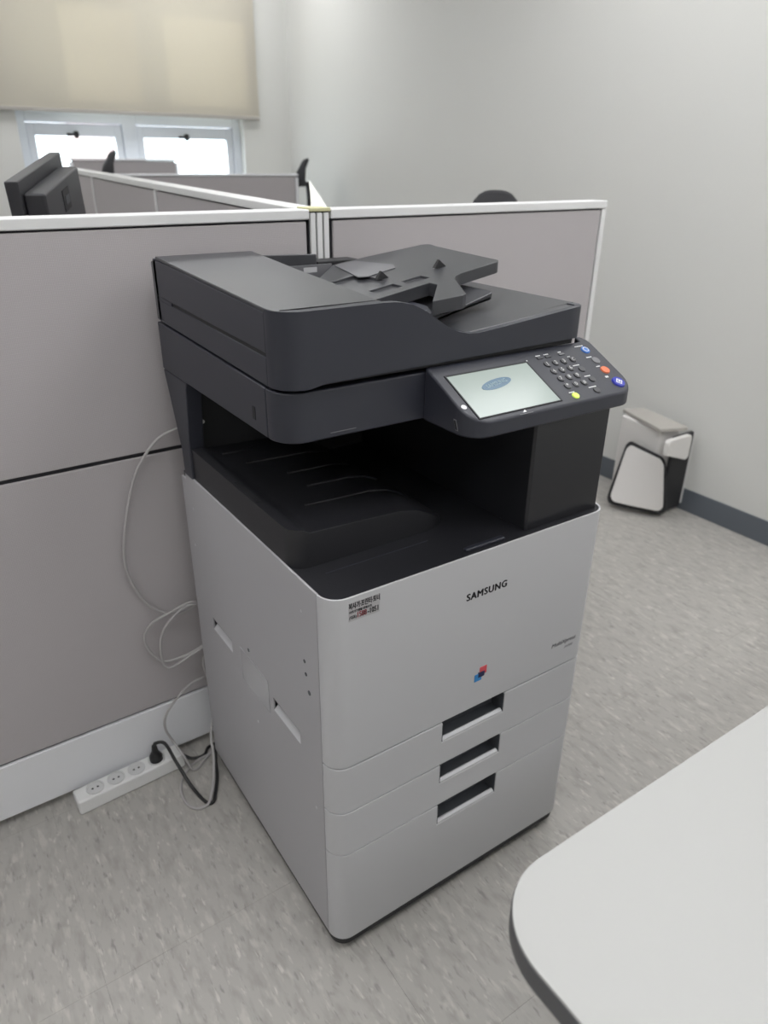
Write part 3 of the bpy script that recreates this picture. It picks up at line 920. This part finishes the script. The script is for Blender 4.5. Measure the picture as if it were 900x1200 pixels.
cpts = [top, (top[0] + .004, top[1] - .006, top[2] + .012), (top[0] + .022, top[1] - .02, top[2] + .012), (-.10, .60, .055), (-.085, .545, .012), (-.072, .49, .0045), (-.058, .481, .0045), (-.045, .50, .0045), (-.022, .545, .008), (-.006, .59, .02), (.012, .625, .035), (.04, .64, .05)]
MB().tube(cpts, .0042, seg=8).build('cord', 'cord', cdo)
o = MB().tube([psw(.129, 0, .02), (-.05, .64, .0055), (-.02, .635, .0045), (.0, .655, .0045), (.05, .66, .0045)], .004, seg=8).build('strip_cord', 'cord', ps)
lab(o, "black supply cord of the power strip")

yc = .668
lan = [(.045, .625, .885), (.02, .652, .868), (-.022, .662, .849), (-.068, yc, .793), (-.097, yc, .723), (-.117, yc, .648), (-.124, yc, .599), (-.121, yc, .545), (-.095, yc, .474), (-.061, .662, .438), (-.030, .655, .428),
       (.004, .650, .436), (.012, .646, .446), (-.004, .648, .452), (-.045, .656, .437), (-.092, .664, .416), (-.112, .664, .385), (-.104, .662, .345), (-.078, .66, .308), (-.031, .656, .306), (.018, .650, .324),
       (.04, .648, .36), (.035, .646, .42), (.004, .644, .446), (-.03, .648, .438), (-.066, .654, .400), (-.080, .656, .360), (-.080, .655, .305), (-.062, .652, .290), (-.02, .65, .305), (.016, .648, .318), (.04, .645, .33)]
solo(MB().tube(lan, .0032, seg=8).build('network_cable', 'lan'), 'grey network cable arching down the partition into a coiled loop beside the printer', 'cable')
lan2 = [(.04, .648, .30), (.012, .64, .285), (.006, .63, .255), (.018, .628, .19), (.018, .615, .13), (.0, .60, .075), (-.02, .575, .03), (-.04, .54, .0045), (-.062, .495, .0105), (-.068, .50, .0105)]
lan2 = [(.03, .648, .30), (.012, .645, .288), (.010, .638, .255), (.020, .630, .20), (.014, .617, .145), (-.008, .597, .10), (-.018, .565, .06), (-.035, .53, .025), (-.055, .497, .013), (-.072, .480, .006), (-.098, .485, .004), (-.112, .515, .004), (-.108, .56, .004), (-.085, .60, .004), (-.05, .625, .004), (-.01, .632, .004), (.03, .64, .004)]
solo(MB().tube(lan2, .0032, seg=8).build('network_cable', 'lan'), 'thin grey cable dropping beside the printer and looping on the floor', 'cable')
lan3 = [(.03, .655, .225), (-.02, .655, .222), (-.06, .652, .198), (-.092, .655, .158), (-.100, .655, .118), (-.088, .650, .075), (-.075, .612, .045), (-.066, .605, .012), (-.055, .60, .004), (-.03, .615, .004), (.02, .65, .004)]
solo(MB().tube(lan3, .0030, seg=8).build('network_cable', 'lan'), 'grey cable curving over the kick plate beside the plug', 'cable')

# ------------------------------------------------------------------ table in the foreground
tb = thing('table', 'white laminate table with rounded corner and charcoal edge in the near right', 'table', (0.75, -0.9, 0))
TX0, TX1, TY0, TY1 = -0.077, 1.55, -1.22, -0.418
RT = 0.085
def tplan(ins):
    a, b, c, d = TX0 + ins, TX1 - ins, TY0 + ins, TY1 - ins
    r = RT - ins
    return arc(a + r, d - r, r, 90, 180, 14) + arc(a + r, c + r, r, 180, 270, 14) + arc(b - r, c + r, r, 270, 360, 14) + arc(b - r, d - r, r, 0, 90, 14)
MB().prism(tplan(0.0012), 0.717, 0.720).build('top_sheet', 'table', tb, bevel=0.0006)
lab(MB().prism(tplan(0.0), 0.690, 0.7168).build('edge_band', 'table_edge', tb, bevel=0.0025), 'charcoal edge band')
for x in (0.25, 1.22):
    lg = MB()
    lg.box(x - .03, x + .03, -0.85, -0.79, 0.03, 0.69)
    lg.box(x - .03, x + .03, -1.12, -0.52, 0.003, 0.03)
    lg.build('leg', 'rail', tb, bevel=0.004)
MB().box(0.28, 1.19, -.83, -.81, 0.55, 0.65).build('crossbar', 'rail', tb)

# ------------------------------------------------------------------ low folded seat by the right wall
fs = thing('folded_seat', 'low white and black folded seat with grey flat top by the right wall', 'seat', (2.13, 0.98, 0))
lab(MB().prism([(2.155, 1.177), (2.25, 1.14), (2.19, .872), (2.07, .918)], .383, .40).build('flat_top', 'beige', fs, bevel=0.004), 'grey beige flat top')
MB().prism([(2.135, 1.165), (2.24, 1.13), (2.185, .90), (2.10, .935)], .02, .382).build('body', 'pad', fs, bevel=0.012, seg=3)
def quad_pad(c, thick, grow, push, name, m, bev):
    """c: four corners bl, br, tr, tl; a bowed pad with rounded corners"""
    c = [Vector(p) for p in c]
    n_ = (c[1] - c[0]).cross(c[3] - c[0]).normalized()
    def at(u, v):
        u, v = .5 + (u - .5) * grow, .5 + (v - .5) * grow
        p = (c[0] * (1 - u) + c[1] * u) * (1 - v) + (c[3] * (1 - u) + c[2] * u) * v
        return p + n_ * (0.05 * u * (1 - u) + push)
    NU, rr = 10, .14
    vrows = [rr * (1 - cos(radians(90 * k / 5))) for k in range(6)] + [.3, .45, .6, .75] + [1 - rr * (1 - cos(radians(90 * k / 5))) for k in range(5, -1, -1)]
    front, back = [], []
    for v_ in vrows:
        e_ = min(v_, 1 - v_)
        ins = rr * (1 - sqrt(max(0, 1 - (1 - min(e_, rr) / rr) ** 2))) if e_ < rr else 0
        for i in range(NU + 1):
            u_ = ins + (1 - 2 * ins) * i / NU
            front.append(at(u_, v_))
            back.append(at(u_, v_) - n_ * thick)
    K, R_ = len(front), len(vrows)
    f_ = []
    for j in range(R_ - 1):
        for i in range(NU):
            q = j * (NU + 1) + i
            f_ += [(q, q + 1, q + NU + 2, q + NU + 1), (K + q, K + q + NU + 1, K + q + NU + 2, K + q + 1)]
    rim_ = list(range(NU + 1)) + [j * (NU + 1) + NU for j in range(1, R_)] + [(R_ - 1) * (NU + 1) + i for i in range(NU - 1, -1, -1)] + [j * (NU + 1) for j in range(R_ - 2, 0, -1)]
    for p_, q_ in zip(rim_, rim_[1:] + rim_[:1]): f_.append((p_, q_, K + q_, K + p_))
    mb = MB().faces(front + back, f_)
    return mb.build(name, m, fs, bevel=bev)
tc_ = [(2.0, 1.058, .040), (2.115, .862, .034), (2.07, .875, .275), (2.085, 1.07, .285)]
lab(quad_pad(tc_, .012, 1.0, .0, 'seat_back', 'pad', .004), 'white tapered back')
lab(quad_pad(tc_, .020, 1.12, -.0122, 'rim', 'rubber', .004), 'black rim')
lab(MB().box(2.135, 2.266, .886, .902, .015, .362).build('side_panel', 'rubber', fs, bevel=0.006), 'black side panel')
MB().box(2.2665, 2.273, .884, .904, .03, .35).build('edge_strip', 'white', fs, bevel=0.001)
lab(MB().prism(arc(2.20, .345, .02, 0, 90, 5) + arc(2.085, .345, .02, 90, 180, 5) + [(2.065, .30)] + arc(2.20, .275, .02, 270, 360, 5), .862, .8855, axis='y').build('cushion', 'pad', fs, bevel=0.005, seg=3), 'white rounded cushion')

# ------------------------------------------------------------------ desk and monitor behind the left partition
dk_ = thing('desk', 'grey office desk hidden behind the left partition, under the monitor', 'desk', (-0.45, 1.25, 0))
MB().box(-1.1, 0.33, 0.80, 1.75, 0.70, 0.725).build('desktop', 'desk', dk_, bevel=0.003)
for x in (-1.05, 0.28):
    MB().box(x - .02, x + .02, .85, 1.7, 0, .70).build('leg_panel', 'desk', dk_)
A_, B_ = Vector((-.107, 1.2, 1.317)), Vector((.080, 1.6, 1.381))
e1 = (B_ - A_).normalized()
rt = Vector((e1.y, -e1.x, 0)).normalized()
dn = e1.cross(rt).normalized()
if dn.z > 0: dn = -dn
MM = Matrix(((e1.x, rt.x, -dn.x, A_.x), (e1.y, rt.y, -dn.y, A_.y), (e1.z, rt.z, -dn.z, A_.z), (0, 0, 0, 1)))
LM = (B_ - A_).length
mo = thing('monitor', 'black flat monitor turned edge-on and tilted, seen over the left partition', 'monitor', (0.01, 1.4, .725))
MB().box(0, LM, -.03, 0, -.29, 0, M=MM).build('screen_panel', 'monitor', mo, bevel=0.003)
MB().box(0.012, LM - .012, -.0305, -.0295, -.278, -.012, M=MM).build('display', 'gloss_black', mo)
rh = MB().box(.015, LM - .05, 0.0005, .05, -.24, -.028, M=MM).build('rear_housing', 'monitor', mo, bevel=0.006)
MB().box(.17, .24, .0502, .052, -.10, -.05, M=MM).build('vent', 'deep', rh)
MB().box(.185, .225, .052, .054, -.085, -.065, M=MM).build('port_label', 'recess', rh)
nk = MM @ Vector((LM / 2, .06, -.17))
MB().box(nk.x - .02, nk.x + .02, nk.y - .02, nk.y + .02, .74, nk.z).build('neck', 'monitor', mo)
MB().prism([(nk.x + .13 * cos(2 * pi * i / 24), nk.y + .10 * sin(2 * pi * i / 24)) for i in range(24)], .725, .742).build('stand_base', 'monitor', mo, bevel=0.003)

# ------------------------------------------------------------------ office chairs behind the partitions
def kids(o): return [c for c in bpy.data.objects if c.parent == o]
def make_chair(label):
    ch = thing('office_chair', label, 'chair', (0, 0, 0), 0, 'black office chairs behind the partitions')
    MB().prism(arc(.19, -.17, .05, 270, 360, 5) + arc(.19, .19, .05, 0, 90, 5) + arc(-.19, .19, .05, 90, 180, 5) + arc(-.19, -.17, .05, 180, 270, 5), .44, .51).build('seat', 'chair', ch, local=True, bevel=0.02, seg=3)
    # curved backrest with a rounded top
    n, mth = 10, 10
    v, ff = [], []
    for side in (0, 1):
        for j in range(mth + 1):
            t = j / mth
            z = .58 + .52 * t
            hw = .21 * (1 - .55 * max(0, t - .55) ** 2 / .2025) 
            for i in range(n + 1):
                x = hw * (2 * i / n - 1)
                y = .23 + .04 * t * t + .10 * t - .35 * x * x + (0.03 if side else 0)
                v.append((x, y, z + (-.04 * (2 * i / n - 1) ** 2 if j == mth else 0)))
    K = (n + 1) * (mth + 1)
    for j in range(mth):
        for i in range(n):
            a = j * (n + 1) + i
            ff.append((a, a + 1, a + n + 2, a + n + 1))
            ff.append((K + a, K + a + n + 1, K + a + n + 2, K + a + 1))
    rim = [i for i in range(n + 1)] + [j * (n + 1) + n for j in range(1, mth + 1)] + [mth * (n + 1) + i for i in range(n - 1, -1, -1)] + [j * (n + 1) for j in range(mth - 1, 0, -1)]
    for a, b in zip(rim, rim[1:] + rim[:1]): ff.append((a, b, K + b, K + a))
    MB().faces(v, ff).build('backrest', 'chair', ch, local=True, bevel=0.006)
    # headrest: curved pad
    v, ff = [], []
    n = 10
    sect = [(0, 0), (-.012, .05), (-.006, .11), (.018, .155), (.045, .165), (.05, .15), (.028, .10), (.024, .04), (.03, 0)]
    for i in range(n + 1):
        u = 2 * i / n - 1
        sc_ = sqrt(max(0.04, 1 - (abs(u) ** 3) * .9))
        for (dy, dz) in sect:
            v.append((.115 * u, .37 + dy - .04 * u * u, 1.215 + (dz) * sc_))
    m_ = len(sect)
    for i in range(n):
        for k in range(m_):
            ff.append((i * m_ + k, i * m_ + (k + 1) % m_, (i + 1) * m_ + (k + 1) % m_, (i + 1) * m_ + k))
    ff += [tuple(range(m_)), tuple(n * m_ + k for k in range(m_))[::-1]]
    MB().faces(v, ff).build('headrest', 'chair', ch, local=True)
    MB().tube([(0, .16, .45), (0, .27, .47), (0, .30, .60), (0, .36, .85), (0, .41, 1.08), (0, .405, 1.24)], .014, seg=8, sub=5).build('back_support', 'rubber', ch, local=True)
    MB().cyl((0, 0, .09), .026, .35, seg=14).build('gas_column', 'chrome', ch, local=True)
    for k in range(5):
        a = 2 * pi * k / 5 + .3
        lg = MB().tube([(0, 0, .10), (.14 * cos(a), .14 * sin(a), .095), (.29 * cos(a), .29 * sin(a), .07)], .018, seg=8, sub=4).build('base_leg', 'rubber', ch, local=True)
        MB().cyl((.29 * cos(a) - .015 * sin(a), .29 * sin(a) + .015 * cos(a), .028), .028, .03, (sin(a), -cos(a), 0), seg=14).build('caster', 'rubber', lg, local=True)
    return ch
ch0 = make_chair('black office chair whose rounded top shows above the right partition')
def dup_chair(src, label, loc, rz, sz=1.0):
    c = src.copy()
    col.objects.link(c)
    c['label'] = label
    for p in kids(src):
        q = p.copy()
        col.objects.link(q)
        q.parent = c
        for r_ in kids(p):
            s2 = r_.copy()
            col.objects.link(s2)
            s2.parent = q
    c.location = loc
    c.rotation_euler = (0, 0, rz)
    c.scale = (1, 1, sz)
    return c
dup_chair(ch0, 'black office chair with tall curved headrest at the right end of the far partition', (1.66, 3.95, 0), radians(-117))
dup_chair(ch0, 'black office chair whose headrest peeks over the far partition below the left window pane', (0.45, 3.96, 0), radians(-102), 1.02)
ch0.location = (1.56, 1.40, 0)
ch0.rotation_euler = (0, 0, radians(-38))
ch0.scale = (1, 1, 0.915)
bpy.context.view_layer.update()
